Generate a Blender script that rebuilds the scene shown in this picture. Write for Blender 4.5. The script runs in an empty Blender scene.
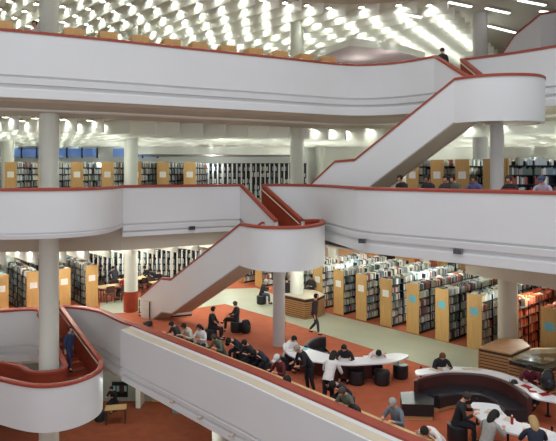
import bpy, math, random
from mathutils import Vector, Matrix, Quaternion
random.seed(7)
PI = math.pi
C = bpy.context.scene.collection
S = bpy.context.scene
# ------------------------------------------------------------------ camera, world, light, exposure
EYE, FOC, HY, CX = 12.2, 560.0, 172.0, 278.0
cam = bpy.data.objects.new('camera', bpy.data.cameras.new('camera')); C.objects.link(cam)
cam.location = (0, 0, EYE); cam.rotation_euler = (PI/2, 0, 0)
cam.data.sensor_width = 36; cam.data.lens = 36*FOC/556; cam.data.shift_y = -(220.5-HY)/556
cam.data.clip_end = 300
S.camera = cam
S.view_settings.view_transform = 'Standard'; S.view_settings.look = 'None'; S.view_settings.gamma = 1
S.view_settings.use_curve_mapping = False
S.view_settings.exposure = 0.0
w = bpy.data.worlds.new('world'); S.world = w; w.use_nodes = True
w.node_tree.nodes['Background'].inputs[0].default_value = (0.95, 0.96, 1.0, 1)
w.node_tree.nodes['Background'].inputs[1].default_value = 0.74
def area(name, loc, rot, sx, sy, power, col):
    l = bpy.data.lights.new(name, 'AREA'); l.shape = 'RECTANGLE'; l.size = sx; l.size_y = sy; l.energy = power; l.color = col
    o = bpy.data.objects.new(name, l); C.objects.link(o); o.location = loc; o.rotation_euler = rot
    return o
area('skylight', (-1, 8, 32), (math.radians(-14), 0, 0), 26, 18, 3300, (0.97, 0.99, 1.0))
def glow(loc, power, col=(0.93, 1.0, 0.93), name='ceiling_glow'):
    l = bpy.data.lights.new(name, 'POINT'); l.energy = power; l.color = col; l.shadow_soft_size = 0.0
    o = bpy.data.objects.new(name, l); C.objects.link(o); o.location = loc
for x, y in ((-12,26),(-6,28),(0,30),(6,30),(10,28),(-9,34),(2,35),(9,34),(4.6,32)):           # added fill points without fixtures, one level after the other
    glow((x, y, 17.8), 42)
for x, y in ((-13,25),(-8,26),(-3,28),(2,31),(6,29),(10,27),(-10,32),(-4,34),(3,36),(11,34),(9,22),(13,20)):
    glow((x, y, 12.9), 70)
for x, y in ((-14,26),(-9,26),(-5,29),(-1,31),(4,29),(7,26),(9.5,21),(4,36),(10,33),(-9,33),(-3,36),(13,18),(5,21.5),(1,25.5),(15,27)):
    glow((x, y, 7.7), 110)
for x, y in ((-9,26),(-6,23),(-3,20),(-6,27),(-1,22)):
    glow((x, y, 3.6), 60)
F1, F2, F3, F4, F5 = 0.0, 5.3, 10.6, 15.9, 21.2
def at(px, py, z):
    Y = FOC*(EYE-z)/(py-HY); return ((px-CX)*Y/FOC, Y)
# ------------------------------------------------------------------ materials
def srgb(h):
    h = h.lstrip('#'); v = [int(h[i:i+2], 16)/255 for i in (0, 2, 4)]
    return tuple(c/12.92 if c <= .04045 else ((c+.055)/1.055)**2.4 for c in v) + (1,)
def mat(name, col, rough=.6, metal=0, noise=0.0, scale=8.0, stretch=(1,1,1), emit=0, bump=0.0, alpha=1, trans=0):
    m = bpy.data.materials.new(name); m.use_nodes = True; nt = m.node_tree; b = nt.nodes['Principled BSDF']
    c = srgb(col) if isinstance(col, str) else col
    b.inputs['Base Color'].default_value = c; b.inputs['Roughness'].default_value = rough; b.inputs['Metallic'].default_value = metal
    if trans: b.inputs['Transmission Weight'].default_value = trans
    if noise or bump:
        tc = nt.nodes.new('ShaderNodeTexCoord'); mp = nt.nodes.new('ShaderNodeMapping'); n = nt.nodes.new('ShaderNodeTexNoise')
        mp.inputs['Scale'].default_value = stretch; n.inputs['Scale'].default_value = scale; n.inputs['Detail'].default_value = 4
        nt.links.new(tc.outputs['Object'], mp.inputs['Vector']); nt.links.new(mp.outputs['Vector'], n.inputs['Vector'])
        if noise:
            r = nt.nodes.new('ShaderNodeValToRGB')
            r.color_ramp.elements[0].position = .3; r.color_ramp.elements[1].position = .7
            r.color_ramp.elements[0].color = tuple(x*(1-noise) for x in c[:3]) + (1,)
            r.color_ramp.elements[1].color = tuple(min(1, x*(1+noise)) for x in c[:3]) + (1,)
            nt.links.new(n.outputs['Fac'], r.inputs['Fac']); nt.links.new(r.outputs['Color'], b.inputs['Base Color'])
        if bump:
            bp = nt.nodes.new('ShaderNodeBump'); bp.inputs['Strength'].default_value = bump; bp.inputs['Distance'].default_value = .02
            nt.links.new(n.outputs['Fac'], bp.inputs['Height']); nt.links.new(bp.outputs['Normal'], b.inputs['Normal'])
    if emit:
        b.inputs['Emission Color'].default_value = c; b.inputs['Emission Strength'].default_value = emit
    return m
M = {}
M['white'] = mat('painted_plaster', '#d6d8d9', .55, noise=.015, scale=.8)
M['soffit'] = mat('beige_soffit', '#bfb5a3', .8, noise=.02, scale=1.2)
M['ceiling'] = mat('ceiling_plaster', '#dcd8cc', .8)
M['board'] = mat('ceiling_board', '#e4e4da', .7)
M['red'] = mat('terracotta_rail', '#963f2d', .5, noise=.06, scale=3)
M['redwall'] = mat('terracotta_lining', '#93391f', .85, noise=.10, scale=6)
M['carpet'] = mat('orange_carpet', '#ad5838', .95, noise=.10, scale=2.2, bump=.3)
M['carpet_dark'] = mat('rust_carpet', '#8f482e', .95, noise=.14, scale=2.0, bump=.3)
M['path'] = mat('stone_path', '#a9ab98', .35, noise=.05, scale=1.2)
M['tile'] = mat('upper_floor', '#75685e', .9, noise=.05, scale=2)
M['oak'] = mat('oak_veneer', '#c99f62', .5, noise=.10, scale=2.2, stretch=(6,6,.6))
M['oak2'] = mat('oak_ledge', '#cfae7c', .5, noise=.06, scale=3)
M['ledge'] = mat('cream_ledge', '#c9bda8', .5, noise=.03, scale=3)
M['walnut'] = mat('walnut_slat', '#b58556', .5, noise=.12, scale=3, stretch=(1,1,8))
M['darkwood'] = mat('dark_wood', '#3a2a22', .6)
M['metal'] = mat('dark_metal', '#22262a', .45, metal=.3)
M['steel'] = mat('steel', '#8a8c8e', .3, metal=.9)
M['column'] = mat('column_paint', '#d6d8cc', .6, noise=.015, scale=1)
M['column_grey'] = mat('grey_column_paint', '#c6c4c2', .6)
M['wallpaint'] = mat('wall_paint', '#dfe0d8', .7)
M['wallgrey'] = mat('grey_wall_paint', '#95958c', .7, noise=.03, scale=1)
M['tabletop'] = mat('white_laminate', '#e2e2e4', .3)
M['vinyl'] = mat('black_vinyl', '#24252a', .4)
M['maroon'] = mat('maroon_panel', '#46221f', .5)
M['paper'] = mat('paper', '#ece9e2', .8)
M['bluesign'] = mat('blue_sign', '#6fb2bf', .5)
M['glassblue'] = mat('blue_glass', '#5f7fb8', .25, emit=.35)  # emission stands in for sky light behind the panes
M['lamp'] = mat('lamp_glow', (.94, 1.0, .93, 1), emit=72)
M['lamp_can'] = mat('lamp_housing', '#a8a498', .7)
M['tube'] = mat('tube_glow', (.98, 1.0, .95, 1), emit=4)
M['backlit'] = mat('backlit_panel', (.86, .9, 1.0, 1), emit=.55)
M['mauve'] = mat('mauve_soffit', '#cbb7bb', .7)
M['black'] = mat('black_gloss', '#101114', .3)
M['darkgreen'] = mat('plant_leaf', '#33452b', .6)
M['redplastic'] = mat('red_plastic', '#a0161c', .4)
M['glass'] = mat('display_glass', '#f4faf8', .02, trans=1)
M['tealbox'] = mat('teal_box', '#7c9190', .5)
BOOKC = ['#ebe8e0','#cfcfca','#8b9196','#3c424a','#aba594','#69808f','#97524a','#e0d8ba','#5f7065','#b4c2c8']
BOOKM = [mat('book_cloth_%d' % i, c, .6) for i, c in enumerate(BOOKC)]
BOOKN = ['white','light grey','grey','near-black','taupe','slate blue','dark red','cream','dark green','pale blue']
WARMC = ['#c0442a','#d8692e','#b0281f','#e0965a','#7d2a20','#c9b8a0']
WARMM = [mat('warm_book_cloth_%d' % i, c, .6) for i, c in enumerate(WARMC)]
WARMN = ['vermilion','orange','crimson','apricot','brick red','tan']
# ------------------------------------------------------------------ mesh helpers
class MB:
    def __init__(s): s.v = []; s.f = []; s.m = []
    def box(s, x0, x1, y0, y1, z0, z1, mi=0, T=None):
        p = [(x, y, z) for z in (z0, z1) for x, y in ((x0,y0),(x1,y0),(x1,y1),(x0,y1))]
        if T is not None: p = [tuple(T @ Vector(q)) for q in p]
        n = len(s.v); s.v += p
        for q in ((0,3,2,1),(4,5,6,7),(0,1,5,4),(1,2,6,5),(2,3,7,6),(3,0,4,7)):
            s.f.append(tuple(n+i for i in q)); s.m.append(mi)
        return s
    def poly(s, pts, z0, z1, mi=0, mside=None):                      # vertical prism over a plan polygon
        n = len(s.v); k = len(pts)
        a = sum(pts[i][0]*pts[(i+1) % k][1]-pts[(i+1) % k][0]*pts[i][1] for i in range(k))
        if a < 0: pts = pts[::-1]
        s.v += [(x, y, z0) for x, y in pts] + [(x, y, z1) for x, y in pts]
        s.f.append(tuple(n+k-1-i for i in range(k))); s.m.append(mi)
        s.f.append(tuple(n+k+i for i in range(k))); s.m.append(mi)
        for i in range(k):
            j = (i+1) % k; s.f.append((n+i, n+j, n+k+j, n+k+i)); s.m.append(mi if mside is None else mside)
        return s
    def tube(s, a, b, r0, r1=None, n=12, mi=0, caps=True):
        r1 = r0 if r1 is None else r1
        a, b = Vector(a), Vector(b); d = (b-a).normalized()
        u = d.orthogonal().normalized(); v = d.cross(u); k = len(s.v)
        for p, r in ((a, r0), (b, r1)):
            s.v += [tuple(p + u*r*math.cos(2*PI*i/n) + v*r*math.sin(2*PI*i/n)) for i in range(n)]
        for i in range(n):
            j = (i+1) % n; s.f.append((k+i, k+j, k+n+j, k+n+i)); s.m.append(mi)
        if caps:
            s.f.append(tuple(k+n-1-i for i in range(n))); s.m.append(mi)
            s.f.append(tuple(k+n+i for i in range(n))); s.m.append(mi)
        return s
    def lathe(s, prof, n=20, mi=0, o=(0,0,0)):
        k = len(s.v); m = len(prof)
        for r, z in prof:
            s.v += [(o[0]+r*math.cos(2*PI*i/n), o[1]+r*math.sin(2*PI*i/n), o[2]+z) for i in range(n)]
        for a in range(m-1):
            for i in range(n):
                j = (i+1) % n; s.f.append((k+a*n+i, k+a*n+j, k+(a+1)*n+j, k+(a+1)*n+i)); s.m.append(mi)
        s.f.append(tuple(k+n-1-i for i in range(n))); s.m.append(mi)
        s.f.append(tuple(k+(m-1)*n+i for i in range(n))); s.m.append(mi)
        return s
    def ball(s, c, r, n=12, mi=0, T=None):                            # ellipsoid, r = (rx, ry, rz)
        k = len(s.v); h = n//2+1
        for a in range(h+1):
            t = PI*a/h
            for i in range(n):
                q = Vector((r[0]*math.sin(t)*math.cos(2*PI*i/n), r[1]*math.sin(t)*math.sin(2*PI*i/n), r[2]*math.cos(t)))
                if T is not None: q = T @ q
                s.v.append(tuple(Vector(c)+q))
        for a in range(h):
            for i in range(n):
                j = (i+1) % n; s.f.append((k+a*n+j, k+a*n+i, k+(a+1)*n+i, k+(a+1)*n+j)); s.m.append(mi)
        return s
    def sweep(s, path, prof, side=1, mi=0, closed=True, mis=None):
        # path: 3-D points in plan order; prof: (u, v) with u outward (side=+1 is to the right of travel) and v up
        P = [Vector(p) for p in path]; n = len(P); m = len(prof); k = len(s.v)
        for i, p in enumerate(P):
            a = (P[i]-P[i-1]) if i else None; b = (P[i+1]-P[i]) if i < n-1 else None
            na = Vector((a.y, -a.x, 0)).normalized() if a is not None else None
            nb = Vector((b.y, -b.x, 0)).normalized() if b is not None else None
            if na is None: nn, sc = nb, 1
            elif nb is None: nn, sc = na, 1
            else:
                nn = (na+nb).normalized(); sc = min(1.8, 1/max(.3, nn.dot(na)))
            for u, v in prof: s.v.append(tuple(p + nn*(u*side*sc) + Vector((0, 0, v))))
        for i in range(n-1):
            for j in range(m if closed else m-1):
                j2 = (j+1) % m; q = (k+i*m+j, k+i*m+j2, k+(i+1)*m+j2, k+(i+1)*m+j)
                s.f.append(q if side > 0 else q[::-1]); s.m.append(mi if mis is None else mis[j])
        if closed:
            s.f.append(tuple(k+i for i in range(m))); s.m.append(mi)
            s.f.append(tuple(k+(n-1)*m+m-1-i for i in range(m))); s.m.append(mi)
        return s
    def mesh(s, name, mats, smooth=False):
        me = bpy.data.meshes.new(name); me.from_pydata(s.v, [], s.f)
        for m in (mats if isinstance(mats, (list, tuple)) else [mats]): me.materials.append(m)
        me.polygons.foreach_set('material_index', s.m)
        if smooth:
            me.polygons.foreach_set('use_smooth', [True]*len(s.f)); me.set_sharp_from_angle(angle=math.radians(38))
        me.validate(); me.update()
        return me
    def obj(s, name, mats, parent=None, smooth=False, fix=False):
        me = s.mesh(name, mats, smooth)
        if fix:
            import bmesh
            b = bmesh.new(); b.from_mesh(me); bmesh.ops.recalc_face_normals(b, faces=b.faces); b.to_mesh(me); b.free()
        o = bpy.data.objects.new(name, me); C.objects.link(o)
        if parent is not None: o.parent = parent
        return o
def tag(o, label=None, cat=None, group=None, kind=None):
    if label: o['label'] = label
    if cat: o['category'] = cat
    if group: o['group'] = group
    if kind: o['kind'] = kind
    return o
def empty(name, loc=(0,0,0), rz=0, **k):
    o = bpy.data.objects.new(name, None); C.objects.link(o); o.location = loc; o.rotation_euler = (0, 0, rz)
    o.empty_display_size = .2
    return tag(o, **k)
KIDS = {}
def kids(o): return [c for c in o.children]
def dup(root, loc, rz=None, **k):
    def rec(o, par):
        c = o.copy(); C.objects.link(c)
        if par is not None: c.parent = par
        for ch in list(o.children): rec(ch, c)
        return c
    r = rec(root, None); r.location = loc
    if rz is not None: r.rotation_euler = (0, 0, rz)
    return tag(r, **k)
def struct(mb, name, mats, parent=None, smooth=False, fix=False):
    o = mb.obj(name, mats, parent, smooth, fix)
    if parent is None: o['kind'] = 'structure'
    return o
def chaikin(p, it=2):
    p = [Vector(q) for q in p]
    for _ in range(it):
        o = [p[0]]
        for a, b in zip(p, p[1:]): o += [a*.75+b*.25, a*.25+b*.75]
        o.append(p[-1]); p = o
    return [tuple(q) for q in p]
ORD = ['first','second','third','fourth','fifth','sixth','seventh','eighth','ninth','tenth','eleventh','twelfth','thirteenth','fourteenth','fifteenth','sixteenth']
D = Vector((.674, -.739)); N = Vector((.739, .674))                    # the two diagonals the building is set out on
# ------------------------------------------------------------------ balconies
E5 = [(-16,14),(-8,17.5),(-2,20),(1,21.8),(3,22.4),(5,22),(8,20),(14,15)]
E4L = [(-20,14.2),(-9.2,18.5),(-6.3,19.85),(-3.0,21.6),(.6,23.4),(2.4,24.4),(3.7,24.8),(5.3,24.2),(6.4,22.9)]
E4R = [(7.8,23.5),(9.2,22.4),(10.8,20.6),(14,16.5),(17,13)]
E3B = [(-16,18.4),(-10.5,18.2),(-8.6,18.15),(-7.2,18.5),(-6.35,19.3),(-6.05,20.3),(-6.1,21.6),(-6.15,22.25)]
E3L = [(-6.15,22.2),(-4.2,23.3),(-2.6,24.2),(-1.66,24.5)]
E3R = [(-.6,24.8),(.9,24.5),(1.6,23.7),(2.0,22.7),(2.5,20.9),(2.95,19.4),(4.6,18.0),(7.6,15.3),(12,11)]
E2L = [(-18,22.0),(-11.7,23.6),(-10.6,24.0),(-10.1,23.75),(-9.96,23.2)]
E2R = [(-9.4,24.4),(-8.9,24.3),(-8.2,24.0),(-7.4,23.5),(-6.6,22.5),(-5.9,21.7),(-5.3,21.3)]
E2D = [(-5.5,21.55),(-.52,16.3),(2.72,12.55),(6.6,8.4)]
def z(path, f): return [(p[0], p[1], f) for p in path]
FASC = [(0,.99),(0,-.45),(-.07,-.45),(-.07,-.51),(0,-.55),(-.02,-.74),(-.12,-.76),(-.12,-.85),(-.05,-.92),(-.05,-1.2),(-.3,-1.2),(-.3,-.2),(-.22,0),(-.22,.99)]
SHORT = [(u, v if v > -.8 else (-.78 if v == -.85 else -.82 if v == -.92 else max(v, -.98))) for u, v in FASC]
BAY = [(0,.99),(0,-.40),(-.04,-.41),(-.04,-.45),(0,-.47),(-.03,-.60),(-.25,-.60),(-.25,-.2),(-.2,0),(-.2,.99)]
def parapet(name, path, f, rnd=True, soffit=True, ledge=False, ends=2.4, prof=None):
    P = z(chaikin([(*q, 0) for q in path], 2) if rnd else path, f)
    m = MB()
    prof = (prof or FASC) if not ledge else [(.62,.93),(.62,-.42),(.55,-.42),(.55,-.48),(.62,-.52),(.60,-.66),(.5,-.68),(.5,-.74),(.57,-.8),(.57,-.98),(.2,-.98),(-.1,-.2),(-.1,0),(-.1,.99),(.16,.99)]
    m.sweep(P, prof)
    o = struct(m, name, [M['white']], smooth=True, fix=True)
    r = MB()
    r.sweep(P, [(.03,.97),(.03,1.05),(-.02,1.08),(-.2,1.08),(-.26,1.05),(-.26,.97)] if not ledge else [(.14,.97),(.14,1.05),(-.12,1.08),(-.14,.96)])
    r.obj('handrail', [M['red']], o, smooth=True, fix=True)
    if ledge:
        MB().sweep(P, [(.14,.985),(.55,.955),(.56,.935),(.14,.935)]).obj('ledge_top', [M['ledge']], o, smooth=True, fix=True)
    if soffit:
        MB().sweep(P, [(-.06,-1.12),(-.06,-1.22),(-1.1,-1.27),(-1.1,-1.38),(-ends,-1.5),(-ends,-1.6),(-.3,-1.3)] if True else []).obj('soffit_band', [M['soffit']], o, smooth=False, fix=True)
    return o
parapet('wall_top_balcony', E5, F5)
parapet('wall_upper_balcony_front', E4L, F4)
parapet('wall_upper_balcony_side', E4R, F4, ends=2.0)
parapet('wall_middle_balcony_front', E3L, F3, soffit=False, prof=SHORT)
parapet('wall_middle_balcony_bay', E3B, F3, soffit=False, prof=BAY)
bay = chaikin([(*p, 0) for p in E3B], 2); bc = Vector((-9.5, 20.6))
MB().poly([tuple(bc+(Vector(p[:2])-bc)*.965) for p in bay] + [(-16,23)], F3-.6, F3-.06).obj('trim_3', [M['soffit']])['kind'] = 'structure'
fb = MB(); fb.sweep(z([(-18,22.0),(-9.0,22.1),(-6.3,22.5),(-4.3,23.6),(-2.7,24.5),(-1.66,24.9),(-.6,25.0)], F3), [(0,-.6),(0,-1.55),(-.5,-1.6),(-.5,-.6)])
fb.obj('beam', [M['soffit']], fix=True)['kind'] = 'structure'
fb = MB(); fb.sweep(z([(6.9,20.6),(8.2,18.8),(9.6,17.1),(13.3,12.9)], F3), [(0,-1.15),(0,-2.15),(-.4,-2.15),(-.4,-1.15)])
fb.obj('beam', [M['soffit']], fix=True)['kind'] = 'structure'
parapet('wall_middle_balcony_side', E3R, F3, soffit=False)
parapet('wall_lower_balcony_corner', E2L, F2, soffit=False)
parapet('wall_lower_balcony_bend', E2R, F2, soffit=False)
parapet('wall_lower_balcony_side', E2D, F2, rnd=False, soffit=False, ledge=True)
# floors: carpet on a slab whose underside is the ceiling of the level below
def slab(name, edges, back, f, m, under):
    MB().poly([tuple(p) for p in edges] + back, f-.25, f).obj(name, [M[m]])['kind'] = 'structure'
    MB().poly([tuple(p) for p in under] + back, f-1.5, f-1.42).obj('ceiling', [M['ceiling']])['kind'] = 'structure'
B = lambda xr, yr: [(xr, yr), (30, yr), (30, 50), (-30, 50), (-30, 14)]
def inset(p, d): return [(x, y+d) for x, y in p]
slab('floor_top', inset(E5, .25), B(30, 15), F5, 'tile', inset(E5, 1.6))
slab('floor_upper', inset(E4L, .2)[:-1] + [(6.5,23.1),(7.7,23.7)] + inset(E4R, .2), B(30, 13), F4, 'tile', inset(E4L, 1.4) + inset(E4R, 1.4))
slab('floor_middle', [(-30,20),(-16,18.8)] + [tuple(bc+(Vector(p[:2])-bc)*.96) for p in bay[1:-2]] + inset(E3L, .25) + inset([(p[0]+.12, p[1]) for p in E3R], .2), B(30, 11), F3, 'tile', [(-18,22.2),(-9,22.3),(-7,23.0),(-6,23.8),(-1.6,26.2),(.2,26.2),(2.8,22),(8.8,16.5),(13,12)])
slab('floor_lower', inset(E2L, .1) + [(-9.7,24.3)] + inset(E2R, .1) + [(-.5,16.4),(2.75,12.65),(6.6,8.5)], [(30,8.5),(30,50),(-30,50),(-30,22)], F2, 'carpet', [(-30,24),(-11.7,24.4),(-9.4,24.9),(-8,24.4),(-6.4,22.8),(-5,21.6),(-.2,16.7),(3,13.0),(6.7,8.8)])
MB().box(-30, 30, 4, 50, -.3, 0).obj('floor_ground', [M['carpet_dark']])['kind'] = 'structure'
# the stone path on the lower balcony, laid flush
pm = MB()
for q in ([(100,314),(191,309),(200,290),(100,303)], [(191,309),(225,304),(256,288),(200,290)], [(225,304),(272,317.5),(320,311.5),(256,288)],
          [(272,317.5),(330,336),(385,327.5),(320,311.5)], [(330,336),(420,364),(477,350),(385,327.5)], [(420,364),(480,381),(560,374),(540,366),(477,350)]):
    pm.poly([at(*v, F2) for v in q], F2+.002, F2+.01)
pm.obj('floor_path', [M['path']])['kind'] = 'structure'
# ------------------------------------------------------------------ ceiling boards and lamps
def clip_lines(poly, sp, off=0.0):
    q = [(Vector(p).dot(D), Vector(p).dot(N)) for p in poly]
    lo, hi = min(p[1] for p in q), max(p[1] for p in q); out = []
    k = math.ceil((lo-off)/sp)
    while k*sp+off < hi:
        t = k*sp+off; xs = []
        for (x0, y0), (x1, y1) in zip(q, q[1:]+q[:1]):
            if (y0 <= t) != (y1 <= t): xs.append(x0+(x1-x0)*(t-y0)/(y1-y0))
        xs.sort()
        for a, b in zip(xs[::2], xs[1::2]):
            if b-a > .4: out.append((t, a, b))
        k += 1
    return out
LAMPS = []
def boards(name, poly, ztop, zbot, sp=1.0, lsp=1.5, first=.8, skip=None):
    m = MB()
    T = Matrix(((D.x, N.x, 0, 0), (D.y, N.y, 0, 0), (0, 0, 1, 0), (0, 0, 0, 1)))
    for t, a, b in clip_lines(poly, sp):
        m.box(a, b, t-.03, t+.03, zbot, ztop, 0, T)
        u = b-first
        while u > a+.3:
            p = D*u + N*(t-.22)
            if skip is None or not skip(p): LAMPS.append((p.x, p.y, ztop-.125, name))
            u -= lsp
    o = m.obj('ceiling_' + name, [M['board']]); o['kind'] = 'structure'
    return o
boards('upper', [(-24,15.5),(-9,20.2),(-3,22.4),(.5,23.9),(2.9,24.9),(5.5,24.7),(7.2,24.1),(14.5,36),(14.5,46),(-28,46)], F5-1.5, F5-2.05)
boards('middle', [(-21,16.3),(-10.2,20.9),(-4.1,24.0),(0,25.9),(3.5,27.6),(6.6,26.5),(8.5,25.3),(11.8,22.8),(16,18.8),(24,30),(24,46),(-24,46)], F4-1.5, F4-2.1,
       skip=lambda p: (-7.4 < p.x < 1.2 and p.y < 28.0))
boards('lower', [(-24,21),(-9,22.5),(-7,24.6),(-1.8,27.4),(.3,27.6),(4,27.8),(8.6,25.2),(7.0,20.5),(9.8,17.2),(13.5,13),(24,24),(24,46),(-24,46)], F3-1.5, F3-2.13, skip=lambda p: p.x > 5.5 and p.y < 25)
# lamps: the 300 that show largest are things, the rest one object
lm = MB(); lm.lathe([(.02,.125),(.125,.12),(.145,.025),(.14,.025),(.125,.10)], 12, 1); lm.lathe([(.001,.078),(.112,.078),(.112,.086)], 12, 0)
lamp_me = lm.mesh('ceiling_light', [M['lamp'], M['lamp_can']])
def px(p): return (CX+FOC*p[0]/p[1], HY+FOC*(EYE-p[2])/p[1])
def inview(p, mrg=6):
    if p[1] < 1: return False
    x, y = px(p); return -mrg < x < 556+mrg and -mrg < y < 441+mrg
def occl(p):                                                           # rough: hidden by the balcony fronts?
    x, y = px(p)
    if p[3] == 'upper': return y > 66
    if p[3] == 'middle': return y < 108 or y > 186
    return y < 236
vis = sorted([p for p in LAMPS if inview(p, 0) and not occl(p)], key=lambda p: p[1])
rest = [p for p in LAMPS if p not in vis[:300]]
LN = {'upper': 'small round white lamp between the boards of the top ceiling, one of many alike',
      'middle': 'small round white lamp between the boards above the middle balcony, one of many alike',
      'lower': 'small round white lamp between the boards above the orange reading floor, one of many alike'}
for p in vis[:300]:
    o = bpy.data.objects.new('ceiling_light', lamp_me); C.objects.link(o); o.location = p[:3]
    tag(o, LN[p[3]], 'ceiling light', {'upper':'lamps of the top ceiling','middle':'lamps of the middle ceiling','lower':'lamps of the lower ceiling'}[p[3]])
rm = MB()
for p in rest:
    rm.lathe([(.02,.125),(.125,.12),(.145,.025),(.14,.025),(.125,.10)], 6, 1, p[:3]); rm.lathe([(.001,.078),(.112,.078),(.112,.086)], 6, 0, p[:3])
tag(rm.obj('ceiling_lights', [M['lamp'], M['lamp_can']]), 'remaining far-off round lamps between the ceiling boards', 'ceiling light', kind='stuff')
# ------------------------------------------------------------------ columns
def column(x, y, r, z0, z1, m='column', base=None):
    mb = MB(); mb.lathe([(r, z0), (r, z1)], 32, 0, (x, y, 0))
    o = struct(mb, 'column', [M[m]], smooth=True)
    if base:
        MB().lathe([(r+.03, z0), (r+.03, z0+base), (r+.005, z0+base)], 32, 0, (x, y, 0)).obj('column_base', [M['redwall']], o, smooth=True)
    return o
column(-8.63, 21.1, .355, 0, F5-1.42)
column(-7.3, 27.8, .33, F2, F5-1.42, base=1.0)
column(.92, 27.2, .33, F2, F5-1.42)
column(2.7, 36.0, .33, F3, F4-1.42)
column(8.2, 20.0, .33, F2, F3-1.42, 'soffit')
column(9.6, 26.6, .34, F3, F5-1.42, 'column_grey')
column(3.34, 34.2, .28, F2, F3-1.5); column(9.3, 35.5, .28, F2, F3-1.5)
column(-14.5, 30, .33, F2, F5-1.42)
column(-2.1, 20.6, .33, 0, F2-.26)
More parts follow.
